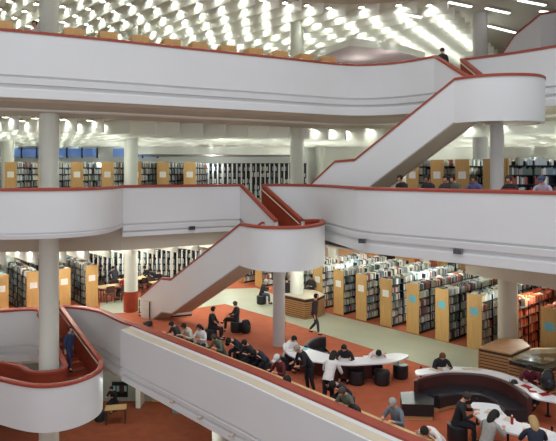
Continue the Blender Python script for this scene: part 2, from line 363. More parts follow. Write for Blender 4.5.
# ------------------------------------------------------------------ staircases
def staircase(f, TL, TR, BL, BR, land, lower, off, label, name='staircase', col=None, red_land=True, hand='R', backwall=None):
    """f: floor it leaves from; TL/TR, BL/BR: plan points at the sides of the short flight (top, bottom); land: plan outline of the landing
    from the head of the long flight round to BR; lower: rail points (x, y, z) of the long flight's outer string; off: plan offset to its inner string."""
    root = empty(name, (0, 0, 0), label=label, cat='staircase')
    lf = f-1.4                                                          # landing floor
    cap = [(.03,.97),(.03,1.05),(-.01,1.075),(-.15,1.075),(-.18,1.05),(-.18,.97)]
    def wallstrip(name2, P, lo, inner='redwall', side=1, c=True):
        m = MB()
        m.sweep(P, [(0,1.0),(0,lo),(-.15,lo),(-.15,1.0)], side, mis=[0,0,1,0])
        o = m.obj(name2, [M['white'], M[inner]], root, smooth=True, fix=True)
        if c: MB().sweep(P, cap, side).obj('handrail', [M['red']], o, smooth=True, fix=True)
        return o
    # landing: a rounded tray with a parapet
    L = chaikin([(*p, lf) for p in land], 2)
    wallstrip('landing_parapet', L, -.55)
    cc = sum((Vector((p[0],p[1])) for p in L), Vector((0,0)))/len(L)
    MB().poly([tuple(cc+(Vector((p[0], p[1]))-cc)*.975) for p in L[:-1]] + [tuple(BR), tuple(BL)] + ([(land[0][0]+off[0], land[0][1]+off[1])]), lf-.53, lf).obj('landing', [M['soffit'], M['redwall']], root)
    # short flight
    n = 8
    TLv, TRv, BLv, BRv = map(Vector, (TL, TR, BL, BR)); full = (TLv, TRv, BLv, BRv)
    TLv, TRv, BLv, BRv = TLv.lerp(TRv,.1), TLv.lerp(TRv,.9), BLv.lerp(BRv,.1), BLv.lerp(BRv,.9)
    for i in range(n):
        a, b = i/n, (i+1)/n; zt = f - 1.4*(i+1)/(n+1)
        q = [TLv.lerp(BLv, a), TRv.lerp(BRv, a), TRv.lerp(BRv, b+.02), TLv.lerp(BLv, b+.02)]
        MB().poly([tuple(v) for v in q], zt-.16, zt).obj('step', [M['redwall']], root)
        MB().poly([tuple(v) for v in (TLv.lerp(BLv, b-.02), TRv.lerp(BRv, b-.02), TRv.lerp(BRv, b+.02), TLv.lerp(BLv, b+.02))], zt, zt+.012).obj('nosing', [M['darkwood']], root)
    PL = [(TL[0], TL[1], f), (BL[0], BL[1], lf)]; PR = [(TR[0], TR[1], f), (BR[0], BR[1], lf)]
    wallstrip('flight_parapet', PL, -.5, side=1 if (BLv-TLv).cross(TRv-TLv) > 0 else -1)
    wallstrip('flight_parapet', PR, -.5, side=1 if (BRv-TRv).cross(TLv-TRv) > 0 else -1)
    q0, q1 = Vector((*TR, f+.88)), Vector((*BR, lf+.88)); inn = Vector((*(TLv-TRv).normalized()*.19, 0))
    m = MB(); m.tube(q0+inn, q1+inn, .025)
    for t in (.05, .5, .95): m.tube(q0.lerp(q1, t)+inn-Vector((0,0,.0)), q0.lerp(q1, t)+inn*.6-Vector((0,0,.06)), .012, n=6)
    m.obj('grab_rail', [M['ledge']], root, smooth=True)
    # under side of the short flight
    m = MB(); k = [Vector((*TL, f-.5)), Vector((*TR, f-.5)), Vector((*BR, lf-.5)), Vector((*BL, lf-.5))]
    m.v = [tuple(v) for v in k] + [tuple(v+Vector((0,0,.1))) for v in k]
    m.f = [(0,3,2,1),(4,5,6,7),(0,1,5,4),(1,2,6,5),(2,3,7,6),(3,0,4,7)]; m.m = [0]*6
    m.obj('flight_soffit', [M['soffit']], root, fix=True)
    if lower:
        LP = [Vector((x, y, zz-1.05)) for x, y, zz in lower]; o2 = Vector((*off, 0))
        wallstrip('outer_string', [tuple(p) for p in LP], -.5, side=-1)
        wallstrip('inner_string', [tuple(p+o2) for p in LP], -.5, side=1)
        m = MB(); k = len(LP)
        for p in LP: m.v += [tuple(p+o2*.03+Vector((0,0,-.40))), tuple(p+o2*.97+Vector((0,0,-.40))), tuple(p+o2*.97+Vector((0,0,-.54))), tuple(p+o2*.03+Vector((0,0,-.54)))]
        for i in range(k-1):
            for j in range(4): m.f.append((i*4+j, i*4+(j+1)%4, i*4+4+(j+1)%4, i*4+4+j)); m.m.append(0)
        m.f += [(0,1,2,3), (k*4-1,k*4-2,k*4-3,k*4-4)]; m.m += [0,0]
        m.obj('soffit_panel', [M['soffit']], root, fix=True)
        e = (off[0]*.12, off[1]*.12)
        for a, b in zip(LP, LP[1:]):
            drop = a.z-b.z; ns = round(drop/.17)
            if ns < 2:
                MB().poly([(a.x+e[0],a.y+e[1]),(b.x+e[0],b.y+e[1]),(b.x+off[0]-e[0],b.y+off[1]-e[1]),(a.x+off[0]-e[0],a.y+off[1]-e[1])], b.z-.3, b.z-.02).obj('half_landing', [M['redwall']], root); continue
            for i in range(ns):
                p, q = a.lerp(b, i/ns), a.lerp(b, (i+1)/ns); zt = a.z-(i+1)*drop/ns
                MB().poly([(p.x+e[0],p.y+e[1]),(q.x+e[0],q.y+e[1]),(q.x+off[0]-e[0],q.y+off[1]-e[1]),(p.x+off[0]-e[0],p.y+off[1]-e[1])], zt-.16, zt).obj('step', [M['redwall']], root)
    if backwall: wallstrip('back_parapet', chaikin([(*p, lf) for p in backwall], 2), -.5, side=-1 if False else 1)
    if col:
        MB().lathe([(col[2], f-5.3), (col[2], lf-.45)], 28, 0, (col[0], col[1], 0)).obj('support_column', [M['column_grey']], root, smooth=True)
    return root
staircase(F4, (6.4,22.9), (7.8,23.5), (7.23,20.6), (7.97,20.8),
    [(6.3,20.0),(6.85,19.35),(7.57,19.05),(8.3,19.0),(9.0,19.2),(9.5,19.8),(9.65,20.6),(9.0,21.3),(7.97,20.8)],
    [(6.3,20.0,15.55),(3.1,22.6,12.72),(2.34,23.1,12.66),(1.37,24.0,11.67)], (.95,.45),
    'white staircase with a rounded landing dropping from the upper balcony to the middle one', col=(8.05,20.6,.24))
staircase(F3, (-1.66,24.5), (-.6,24.8), (-.12,22.5), (1.05,22.9),
    [(-1.44,21.2),(-.85,20.2),(-.1,19.8),(.8,19.9),(1.5,20.7),(1.9,22.0),(1.8,23.1),(1.05,22.9)],
    [(-1.44,21.2,10.25),(-4.85,25.4,7.35),(-5.4,25.9,7.3),(-6.5,26.6,6.35)], (.9,.5),
    'white staircase with a rounded landing dropping from the middle balcony to the orange reading floor', col=(.04,22.3,.24))
staircase(F2, (-9.96,23.2), (-9.4,24.4), (-8.1,21.1), (-6.75,21.6),
    [(-12.5,20.6),(-11.2,20.3),(-9.9,19.7),(-8.9,19.2),(-8.1,18.95),(-7.3,19.1),(-6.7,19.7),(-6.45,20.6),(-6.75,21.6)],
    [(-12.5,20.6,4.87),(-15.5,23.6,2.0),(-16.2,24.0,1.95),(-17.2,24.8,1.05)], (.9,.5),
    'white staircase whose rounded landing curls round the tall pale column down to the ground floor',
    backwall=[(-8.1,21.1),(-7.95,20.6),(-8.6,20.35),(-9.1,20.5),(-9.5,21.0),(-10.6,21.5),(-11.6,21.7)])
# upper-right: the head of the staircase to the top floor, its shade put into the grey colour
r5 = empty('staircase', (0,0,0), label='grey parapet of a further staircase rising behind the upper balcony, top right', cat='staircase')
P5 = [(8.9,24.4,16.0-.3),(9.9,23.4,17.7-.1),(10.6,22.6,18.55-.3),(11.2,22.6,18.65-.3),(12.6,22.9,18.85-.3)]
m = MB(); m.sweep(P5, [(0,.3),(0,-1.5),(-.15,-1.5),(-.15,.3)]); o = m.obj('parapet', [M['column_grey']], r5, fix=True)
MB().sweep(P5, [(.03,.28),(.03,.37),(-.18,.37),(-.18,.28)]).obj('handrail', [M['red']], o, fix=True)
# ------------------------------------------------------------------ walls and what is fixed to them
def wall(name, x0, x1, y0, y1, z0, z1, m='wallpaint'):
    o = MB().box(x0, x1, y0, y1, z0, z1).obj(name, [M[m]]); o['kind'] = 'structure'; return o
wall('wall_middle_back', -24, 26, 36.5, 36.8, F3, F4-1.4)
wall('wall_upper_back', -28, 28, 46, 46.3, F4, F5-1.4)
wall('wall_lower_back', -28, 28, 46, 46.3, F2, F3-1.4)
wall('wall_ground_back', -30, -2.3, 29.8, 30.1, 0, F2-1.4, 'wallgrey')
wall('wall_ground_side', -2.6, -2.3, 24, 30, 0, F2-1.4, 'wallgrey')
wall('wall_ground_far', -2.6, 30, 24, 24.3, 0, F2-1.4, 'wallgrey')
wall('wall_right', 29.7, 30, 4, 50, 0, F5+3); wall('wall_left', -30, -29.7, 4, 50, 0, F5+3)
wall('wall_ground_pier', -7.35, -7.1, 28.9, 29.8, 0, F2-1.4, 'wallpaint')
# blue clerestory glazing along the left of the middle floor
for k in range(13):
    x0 = -20.5+k*.98
    if -11.7 < x0 < -11.3: continue
    wn = MB().box(x0, x0+.9, 36.3, 36.36, 13.18, 13.72).obj('window_%d' % (k+1), [M['glassblue']]); wn['kind'] = 'structure'
    MB().box(x0+.9, x0+.98, 36.25, 36.4, 13.1, 13.78).obj('window_frame', [M['metal']], wn)
# ------------------------------------------------------------------ bookcases
LEV = [.10, .45, .80, 1.15, 1.50, 1.85]
def range_mesh(L, sides=(-1, 1), h=2.12, wd=.6):
    """local frame: x away from the end panel, y across; returns a prototype with parts"""
    root = empty('bookcase', (0, 0, -50))
    MB().poly([(-.045,-wd/2-.01),(-.045,wd/2+.01),(0,wd/2+.01),(0,-wd/2-.01)], 0, h).obj('end_panel', [M['oak']], root)
    MB().box(0, L, -.012, .012, .1, h-.12).obj('back_panel', [M['metal']], root)
    MB().box(0, L, -wd/2+.03, wd/2-.03, 0, .1).obj('plinth', [M['metal']], root)
    for zz in LEV:
        MB().box(0, L, -wd/2, wd/2, zz-.025, zz).obj('shelf', [M['metal']], root)
    nb = max(1, round(L/.92))
    for i in range(1, nb+1):
        MB().box(i*L/nb-.02, i*L/nb, -wd/2+.005, wd/2-.005, .1, h-.08).obj('upright', [M['metal']], root)
    return root
def sign(root, mt, z0=1.32, hh=.3, ww=.34):
    MB().box(-.052, -.046, -ww/2, ww/2, z0, z0+hh).obj('sign', [M[mt]], root)
BOOKS = []                                                             # (x, y, z, rot, thick, depth, height, warm, colour, where)
def fill(P, ang, L, sides, where, warm=False, wd=.6, step=1.0, gap=.08, levels=LEV):
    ca, sa = math.cos(ang), math.sin(ang)
    nb = max(1, round(L/.92))
    for sd in sides:
        for li, lz in enumerate(levels):
            x = .03
            run = random.randrange(10)
            while x < L-.06:
                if (x % (L/nb)) > L/nb-.08: x += .08; continue
                if random.random() < gap*.25: x += random.uniform(.1, .3); continue
                t = random.uniform(.03, .06)*step; h = random.uniform(.20, .30); d = random.uniform(.17, .23)
                if random.random() < .25: run = random.randrange(10)
                ci = random.randrange(6) if warm else (run if random.random() < (.75 if P[0] > 5 else .5) else random.choice((0,0,0,1,1,2,2,3,4,4,5,6,7,8,9)))
                lx, ly = x+t/2, sd*(wd/2-.03-d/2)
                BOOKS.append((P[0]+lx*ca-ly*sa, P[1]+lx*sa+ly*ca, P[2]+lz, ang, t*.94, d, h, warm, ci, where, li, sd))
                x += t
AN = math.atan2(N.y, N.x)
protoR = range_mesh(5.4)
P0 = Vector((2.96, 27.2)); ST = Vector((.94, -1.08))
first = True; used = []
def put_range(proto, P, ang, label, sg, group=None):
    r = dup(proto, P, ang, label=label, cat='bookcase', group=group)
    r.name = 'bookcase'
    if sg: sign(r, sg)
    return r
for k in range(-2, 10):
    p = P0+ST*k
    nm = ORD[k+2]
    put_range(protoR, (p.x, p.y, F2+.012), AN, 'oak-ended bookcase beside the stone path, %s of the near row' % nm, 'bluesign' if k >= 3 else 'paper', 'bookcases beside the stone path')
    fill((p.x, p.y, F2+.012), AN, 5.4, (-1, 1) if k < 9 else (-1,), 'the %s bookcase beside the stone path' % nm, warm=(k in (6, 7)))
for g, (off, n0, n1) in enumerate(((7.0, 1, 9),)):
    for k in range(n0, n1):
        p = P0+ST*k+N*off
        put_range(protoR, (p.x, p.y, F2+.012), AN, 'oak-ended bookcase, %s row back from the stone path, %s along it' % (('second','third')[g], ORD[k-n0]), None, 'bookcases further back on the orange floor')
        fill((p.x, p.y, F2+.012), AN, 5.4, (-1,), 'far', step=1.8+g)
# left group on the reading floor
A2 = math.atan2(.78, -.62)
LG = [(-9.55,28.7),(-10.6,27.75),(-11.75,26.9),(-12.85,26.0),(-13.95,25.1)]
for i, p in enumerate(LG):
    put_range(protoR, (*p, F2+.001), A2, 'oak-ended bookcase left of the reading tables, %s counting away from them' % ORD[i], 'paper', 'bookcases left of the reading tables')
    fill((*p, F2+.001), A2, 5.4, (-1, 1), 'the %s bookcase left of the reading tables' % ORD[i], step=1.2)
for i in range(5):
    p = Vector(LG[0])+Vector((-.62,.78))*7.0+Vector((-1.07,-.85))*(i-1.5)
    put_range(protoR, (p.x, p.y, F2+.001), A2, 'oak-ended bookcase in the back row left of the reading tables, %s along it' % ORD[i], None, 'bookcases far left')
    fill((p.x, p.y, F2+.001), A2, 5.4, (1,), 'far', step=1.8)
# two bookcases seen under the middle staircase
for i, p in enumerate([(-1.15,33.7),(-2.3,34.9),(-3.45,36.1)]):
    put_range(protoR, (*p, F2+.012), AN, 'oak-ended bookcase seen beneath the middle staircase, %s from the right' % ORD[i], None, 'bookcases behind the staircase')
    fill((*p, F2+.012), AN, 5.4, (-1,), 'far', step=1.6)
# middle floor, left: ranges end-on
for i, (x0, x1) in enumerate([(-23,-9),(4,18),(38,50),(71,83.5),(102,113.5),(130,141),(157.5,168.5),(184.5,195)]):
    xx = ((x0+x1)/2-CX)*29.2/FOC
    put_range(protoR, (xx, 29.2, F3), PI/2, 'oak-ended bookcase on the middle floor left of the racks, %s in line' % ORD[i], 'paper', 'bookcases on the middle floor, left')
    fill((xx, 29.2, F3), PI/2, 5.4, (-1,), 'far', step=1.3)
# middle floor, right
protoS = range_mesh(3.0)
for i, p in enumerate([(5.9,24.5),(6.75,23.7),(7.55,22.9),(8.4,22.1)]):
    put_range(protoS, (*p, F3), AN, 'oak-ended bookcase behind the upper staircase, %s from the left' % ORD[i], 'paper' if i < 3 else None, 'bookcases under the upper staircase')
    fill((*p, F3), AN, 3.0, (-1,), 'far', step=1.3)
protoW = range_mesh(4.6)
put_range(protoW, (8.5, 20.9, F3), 0.0, 'long dark bookcase on the middle floor behind the readers, facing the atrium', None)
fill((8.5, 20.9, F3), 0.0, 4.6, (-1,), 'far', step=1.2, gap=.3)
def drop(proto):
    for ch in list(proto.children): bpy.data.objects.remove(ch)
    bpy.data.objects.remove(proto)
for p_ in (protoR, protoS, protoW): drop(p_)
# tall white-and-black periodical racks
def rack(x, y, f, wd, label, group):
    r = empty('periodical_rack', (x, y, f), label=label, cat='rack', group=group)
    MB().box(-wd/2, wd/2, .28, .32, 0, 2.15).obj('back_panel', [M['metal']], r)
    for k in range(6): MB().box(-wd/2, wd/2, 0, .3, .12+.38*k, .15+.38*k).obj('shelf', [M['metal']], r)
    n = max(3, round(wd/.30))
    for k in range(n+1):
        xx = -wd/2+k*wd/n
        MB().box(xx-.035, xx+.035, -.02, .3, 0, 2.12).obj('divider', [M['paper']], r)  # white strips painted in for bright light passing between the shelves
    j = MB()
    for k in range(n):
        for q in range(5):
            for _ in range(3):
                if random.random() < .75:
                    xx = -wd/2+(k+.2+.22*_)*wd/n; j.box(xx, xx+.04, .05, .27, .15+.38*q, .15+.38*q+random.uniform(.2,.32), random.randrange(4))
    o = j.obj('magazine_stock', [BOOKM[0], BOOKM[3], BOOKM[5], BOOKM[9]], r); o['kind'] = 'stuff'
    return r
for i, xx in enumerate((-4.3, -2.55, -.8, .95)):
    rack(xx, 34.6, F3, 1.7, 'tall periodical rack with white dividers on the middle floor, %s from the left' % ORD[i], 'periodical racks on the middle floor')
for i, (xx, yy) in enumerate(((-11.0,34.2),(-9.2,34.2),(-7.4,34.2),(-5.6,34.2))):
    rack(xx, yy, F2+.001, 1.7, 'tall periodical rack with white dividers by the reading tables, %s from left' % ORD[i], 'periodical racks on the reading floor')
# books: the 300 that show largest are things of their own, the rest one object
def bookable(b):
    if b[9] == 'far' or not inview(b[:3], -3): return False
    x, y = px(b[:3]); 
    if y < 268 or (495 < x < 521) or (y > 345): return False
    nx, ny = math.cos(b[3]+PI/2)*b[11], math.sin(b[3]+PI/2)*b[11]
    return (-b[0]*nx-b[1]*ny) > 0 and b[10] >= 3
cand = sorted([b for b in BOOKS if bookable(b) and 'stone path' in b[9] and b[9].split()[1] in ('fifth','sixth','seventh','eighth','eleventh')],
              key=lambda b: b[1])[:300]
cs = set(id(b) for b in cand)
bm = MB()
for b in BOOKS:
    if id(b) in cs or not (b[1] > 5): continue
    if not inview(b[:3], 60): continue
    T = Matrix.Translation(b[:3]) @ Matrix.Rotation(b[3], 4, 'Z')
    bm.box(-b[4]/2, b[4]/2, -b[5]/2, b[5]/2, 0, b[6], b[8]+(10 if b[7] else 0), T)
tag(bm.obj('library_books', BOOKM+WARMM), 'rows upon rows of shelved library books in the further bookcases', 'books', kind='stuff')
bproto = {}
for b in cand:
    key = (b[7], b[8])
    if key not in bproto:
        q = MB(); q.box(-.5,.5,-.5,.42,0,1,0); q.box(-.40,.40,.42,.5,.02,.98,1)
        bproto[key] = q.mesh('book', [(WARMM if b[7] else BOOKM)[b[8]], M['paper']])
    o = bpy.data.objects.new('book', bproto[key]); C.objects.link(o); o.location = b[:3]; o.rotation_euler = (0, 0, b[3]+(0 if b[11] < 0 else PI)); o.scale = (b[4], b[5], b[6])
    shelfn = ('bottom','second','third','fourth','fifth','top')[b[10]]
    tag(o, '%s book on the %s shelf of %s' % ((WARMN if b[7] else BOOKN)[b[8]], shelfn, b[9]), 'book', 'books on the %s shelf of %s' % (shelfn, b[9]))
# ------------------------------------------------------------------ furniture of the reading floor
FL = F2+.001
def plan(pts, zz): return [at(x, y, zz) for x, y in pts]
def cen(p): return (sum(q[0] for q in p)/len(p), sum(q[1] for q in p)/len(p))
def rel(p, c): return [(q[0]-c[0], q[1]-c[1]) for q in p]
def round_poly(p, it=2):
    for _ in range(it):
        o = []
        for a, b in zip(p, p[1:]+p[:1]):
            o += [(a[0]*.8+b[0]*.2, a[1]*.8+b[1]*.2), (a[0]*.2+b[0]*.8, a[1]*.2+b[1]*.8)]
        p = o
    return p
def arc_table(label, outline, legs, panel=None):
    p = plan(outline, FL+.74); c = cen(p); r = empty('reading_table', (*c, FL), label=label, cat='table', group=None)
    MB().poly(round_poly(rel(p, c), 1), .70, .74).obj('tabletop', [M['tabletop']], r)
    for lx, ly in rel(plan(legs, FL), c):
        MB().tube((lx, ly, 0), (lx, ly, .70), .03).lathe([(.09,0),(.09,.012),(.03,.02)], 12, 0, (lx, ly, 0)).obj('leg', [M['metal']], r, smooth=True)
    if panel:
        q = [(*v, 0) for v in rel(plan(panel, FL+.7), c)]
        MB().sweep(chaikin(q), [(0,.12),(0,.70),(-.03,.70),(-.03,.12)]).obj('modesty_panel', [M['maroon']], r, fix=True)
    return r
arc_table('long white curved reading table beside the black corner sofa, left of the black stools',
    [(283,343.5),(290,342),(301,346),(326,353.5),(345,357),(370,357),(381,354.5),(397,352.5),(411,355),(400,360.5),(385,363),(370,364),(350.6,365),(329,363.3),(307,360.6),(290,356),(283,349)],
    [(292,366),(362,383),(398,376)], [(300,355),(325,360),(350,362),(372,361)])
arc_table('long white crescent reading table wrapping the outside of the curved black sofa',
    [(414.5,370),(426,368),(450,366),(479.5,368),(500.5,372),(518,378),(533,384),(545,392),(556,396),(572,402),(572,407),(556,402),(533,398),(524,390),(509,381),(491.5,375),(479.5,373),(450,371),(429,374),(416,375)],
    [(421,388),(531,410),(548,416)])
arc_table('white wave-shaped reading table at the lower right, covered with papers',
    [(470,402),(484,402.5),(498.4,404.4),(501.5,410.7),(509,418),(523.5,424),(540,427),(556,432.6),(570,438),(566,448),(556,442),(534,438),(509,432.6),(490,427),(482,421),(474.4,415)],
    [(477,424),(508,445),(552,455)])
# curved sofa
def sofa(label, back, seatpts=None, side=1, depth=.75, mt='maroon'):
    p = plan(back, FL+.78); c = cen(p); r = empty('curved_sofa', (*c, FL), label=label, cat='sofa')
    q = chaikin([(*v, 0) for v in rel(p, c)])
    MB().sweep(q, [(0,0),(0,.78),(.08,.80),(.12,.76),(.12,0)], side).obj('backrest', [M[mt]], r, smooth=True, fix=True)
    MB().sweep(q, [(.12,.12),(.12,.42),(.16,.45),(depth-.04,.45),(depth,.41),(depth,.12)], side).obj('seat', [M['vinyl']], r, smooth=True, fix=True)
    MB().sweep(q, [(.10,0),(.10,.12),(depth-.07,.12),(depth-.07,0)], side).obj('plinth', [M['oak2']], r, fix=True)
    if seatpts:
        e = rel(plan(seatpts, FL+.45), c)
        MB().poly(e, .12, .45).obj('end_seat', [M['vinyl']], r)
        k = cen(e); MB().poly([(k[0]+(x-k[0])*.92, k[1]+(y-k[1])*.92) for x, y in e], 0, .12).obj('end_plinth', [M['oak2']], r)
    return r
sofa('long curved black sofa with a maroon back inside the crescent of white table',
     [(414,381),(416,378.5),(430,374.8),(450,372),(480,373.3),(492,375.8),(509,381.5),(524,390.5),(532,398)],
     [(400,392),(414,391),(434,397.5),(434,405),(402,404)])
sofa('short black corner sofa with curved high back behind the white table near the column',
     [(304,346),(306,342),(312,338.5),(320,336.5),(326,336.6)], depth=.7, mt='vinyl')
# slatted desks
def slat_desk(label, pts, hgt, extra=None, topm='oak2'):
    p = plan(pts, FL+hgt); c = cen(p); r = empty('service_desk', (*c, FL), label=label, cat='desk')
    e = rel(p, c); e2 = [(x*.97, y*.97) for x, y in e]
    MB().poly(e2, 0, hgt-.05).obj('carcass', [M['darkwood']], r)
    MB().poly(e, hgt-.04, hgt).obj('desktop', [M[topm]], r)
    m = MB(); n = int((hgt-.1)/.1); loop = [(*q, 0) for q in e+[e[0]]]
    a = sum(e[i][0]*e[(i+1)%len(e)][1]-e[(i+1)%len(e)][0]*e[i][1] for i in range(len(e)))
    for i in range(n): m.sweep(loop, [(0,.03+i*.1),(0,.095+i*.1),(-.03,.095+i*.1),(-.03,.03+i*.1)], 1 if a > 0 else -1)
    m.obj('slat_cladding', [M['walnut']], r, fix=True)
    return r
slat_desk('round-column service desk clad in walnut slats on the stone path, behind the grey support column',
    [(284,294.5),(305,299),(319,297),(325,294),(314,290),(300,289),(284,289.5)], .98, topm='ledge')
slat_desk('tall slatted wooden desk wrapped round the column at the right of the path',
    [(478,347.5),(511,354),(530,346),(522,339),(500,338)], 1.12, topm='walnut')
slat_desk('long low slatted display desk with a glass top, right of the column desk',
    [(508,358.5),(545,367.5),(580,359),(575,346),(533,348)], .98)
p = plan([(512,357.5),(545,365),(572,358),(568,349),(533,350)], FL+1.12); c = cen(p)
gcase = empty('glass_case', (*c, FL+.98), label='low glass display case of papers on top of the long slatted desk', cat='display case')
e = rel(p, c); MB().poly(e, 0, .012).obj('base', [M['black']], gcase); MB().poly(e, .145, .155).obj('lid', [M['glass']], gcase)
MB().sweep([(*q,0) for q in e+[e[0]]], [(0,.0),(0,.15),(-.01,.15),(-.01,0)], -1).obj('glass_side', [M['glass']], gcase, fix=True)
random.seed(3)
def sheets(n, region, zz, label, where, grp, cols=('paper',)):
    for i in range(n):
        x = random.uniform(region[0], region[2]); y = region[1]+(region[3]-region[1])*(x-region[0])/max(1e-6, region[2]-region[0])+random.uniform(-1.2, 1.2)
        X, Y = at(x, y, zz)
        o = MB().box(-.105,.105,-.148,.148,0,.0012).obj('paper_sheet', [M[random.choice(cols)]]); o.location = (X, Y, zz+i*.0016); o.rotation_euler = (0,0,random.uniform(0,3))
        tag(o, label, 'paper', grp)
sheets(7, (520,354,552,361), FL+.994, 'loose white paper inside the glass case on the long slatted desk', '', 'papers in the glass case')
# benches and stools
def ottoman_proto():
    r = empty('ottoman', (0,0,-50))
    MB().lathe([(.25,.04),(.255,.08),(.255,.40),(.24,.44),(.16,.455),(.02,.457)], 24).obj('cushion', [M['vinyl']], r, smooth=True)
    MB().lathe([(.22,0),(.22,.04)], 24).obj('base', [M['metal']], r)
    return r
otto = ottoman_proto()
def ottoman(x, y, f, label, group=None): return dup(otto, (x, y, f), 0, label=label, cat='stool', group=group)
for (px_, py_), nm in zip(((356.6,383.5),(381.8,384),(400.5,377.5)), ('left','middle','right')):
    X, Y = at(px_, py_, FL); ottoman(X, Y, FL, 'round black vinyl stool in front of the long curved white table, %s one of three' % nm)
# desk along the parapet
DK = z([(-5.0,21.02)] + E2D[1:], F2)
wk = empty('parapet_desk', (0,0,0), label='continuous pale wood desk running along the inside of the lower balcony parapet', cat='desk')
MB().sweep(DK, [(-.17,.72),(-.17,.76),(-.80,.76),(-.80,.72)]).obj('desktop', [M['oak2']], wk, fix=True)
a, b = Vector(E2D[0]), Vector(E2D[2])
for i in range(9):
    q = a.lerp(b, (i+.4)/9)+N*.5; MB().box(-.25,.25,-.015,.015,0,.72,0,Matrix.Translation((q.x,q.y,F2))@Matrix.Rotation(AN,4,'Z')).obj('bracket', [M['darkwood']], wk)
# ------------------------------------------------------------------ people
def skin_mesh(name, nodes, edges, root=0, sub=1):
    me = bpy.data.meshes.new('tmp'); me.from_pydata([n[0] for n in nodes], edges, [])
    o = bpy.data.objects.new('tmp', me); C.objects.link(o)
    o.modifiers.new('s', 'SKIN'); sv = me.skin_vertices
    if not len(sv):
        pass
    for i, n in enumerate(nodes):
        v = me.skin_vertices[0].data[i]; r = n[1]; v.radius = (r, r) if not isinstance(r, tuple) else r; v.use_root = (i == root)
    if sub: mm = o.modifiers.new('d', 'SUBSURF'); mm.levels = sub; mm.render_levels = sub
    dg = bpy.context.evaluated_depsgraph_get(); ev = o.evaluated_get(dg)
    out = bpy.data.meshes.new_from_object(ev); out.name = name
    out.polygons.foreach_set('use_smooth', [True]*len(out.polygons))
    bpy.data.objects.remove(o); return out
def ensure_skin_layer(): pass
class Pose: pass
def make_pose(key, hz, lean, pitch, hands, legs, shz=None, head_yaw=0):
    """facing +Y, origin on the floor below the hips. hands: ((x,y,z) right, left); legs: list of (knee, ankle, toe) per side"""
    P = Pose(); ry = Matrix.Rotation(-math.radians(lean), 3, 'X')
    up = lambda h, fwd=0, x=0: Vector((0, 0, hz)) + ry @ Vector((x, fwd, h))
    hips, belly, chest, collar, neck = up(.02), up(.20), up(.38), up(.49), up(.56)
    rh = Matrix.Rotation(-math.radians(pitch), 3, 'X') @ Matrix.Rotation(math.radians(head_yaw), 3, 'Z')
    hc = neck + rh @ Vector((0, .035, .135))
    nodes = []; edges = []
    def add(p, r, par=None):
        nodes.append((tuple(p), r)); i = len(nodes)-1
        if par is not None: edges.append((par, i))
        return i
    B = add(hips, .10); b1 = add(belly, .085, B); b2 = add(chest, .10, b1); b3 = add(collar, .048, b2); nk = add(neck, .050, b3)
    h1 = add(neck + rh @ Vector((0,.02,.07)), .062, nk); h2 = add(hc, .084, h1); h3 = add(hc + rh @ Vector((0,-.01,.075)), .066, h2)
    add(hc + rh @ Vector((0,.098,-.015)), .014, h2)                                       # nose
    for s in (-1, 1): add(hc + rh @ Vector((s*.088,-.01,0)), .016, h2)                   # ears
    arms = []
    for s, hd in zip((1, -1), hands):
        sh = up(.465, 0, s*.175); hd = Vector(hd); mid = (sh+hd)/2; dist = (hd-sh).length
        bend = math.sqrt(max(.0, .27**2-(dist/2)**2)); el = mid + (Vector((s*.55, -.25, -.8)).normalized())*bend
        a = add(sh+Vector((-s*.02,0,-.02)), .038, b3); e = add(el, .038, a); w = add(hd, .026, e)
        dv = (hd-el).normalized(); sd = dv.cross(Vector((0,0,1))).normalized(); dn = sd.cross(dv)
        pm = add(hd+dv*.06, (.032,.018), w)
        for k, ln in enumerate((.062,.072,.068,.052)):
            o0 = hd+dv*.085+sd*((k-1.5)*.021); f1 = add(o0, .0095, pm); f2 = add(o0+dv*ln*.55-dn*.006*s*0-Vector((0,0,.008)), .0085, f1); add(o0+dv*ln*.9-Vector((0,0,.026)), .0075, f2)
        t1 = add(hd+dv*.045-sd*s*.036, .010, pm); add(hd+dv*.085-sd*s*.052-Vector((0,0,.012)), .0085, t1)
        arms.append((sh, el, hd))
    lg = []
    for s, (kn, an, to) in zip((1, -1), legs):
        hp = Vector((s*.09, 0, hz-.01)); kn, an, to = Vector(kn), Vector(an), Vector(to)
        a = add(hp, .082, B); k = add(kn, .055, a); c = add(kn.lerp(an,.3)+Vector((0,-.012,0)), .052, k); n = add(an, .036, c); add(to, .032, n)
        lg.append((hp, kn, an, to))
    P.body = skin_mesh('body_'+key, nodes, edges)
    def loft(rings, extra):                                                              # elliptical rings + limbs grown as chains
        m = MB(); n = 14; k = 0
        for c_, rx, ry_, mtx in rings:
            m.v += [tuple(Vector(c_) + mtx @ Vector((rx*math.cos(2*PI*q/n), ry_*math.sin(2*PI*q/n), 0))) for q in range(n)]
        for a in range(len(rings)-1):
            for q in range(n): m.f.append((a*n+q, a*n+(q+1)%n, (a+1)*n+(q+1)%n, (a+1)*n+q)); m.m.append(0)
        m.f.append(tuple(range(n))[::-1]); m.m.append(0); m.f.append(tuple((len(rings)-1)*n+q for q in range(n))); m.m.append(0)
        for nd in extra:
            e_ = skin_mesh('t', nd, [(q, q+1) for q in range(len(nd)-1)]); b0_ = len(m.v)
            m.v += [tuple(v.co) for v in e_.vertices]
            for pl_ in e_.polygons: m.f.append(tuple(b0_+v for v in pl_.vertices)); m.m.append(0)
            bpy.data.meshes.remove(e_)
        return m
    I3 = Matrix.Identity(3)
    sl = []
    for sh, el, hd in arms: sl.append([(tuple(sh.lerp(up(.42), .7)), .075), (tuple(sh), .074), (tuple(el), .054), (tuple(el.lerp(hd,.9)), .040)])
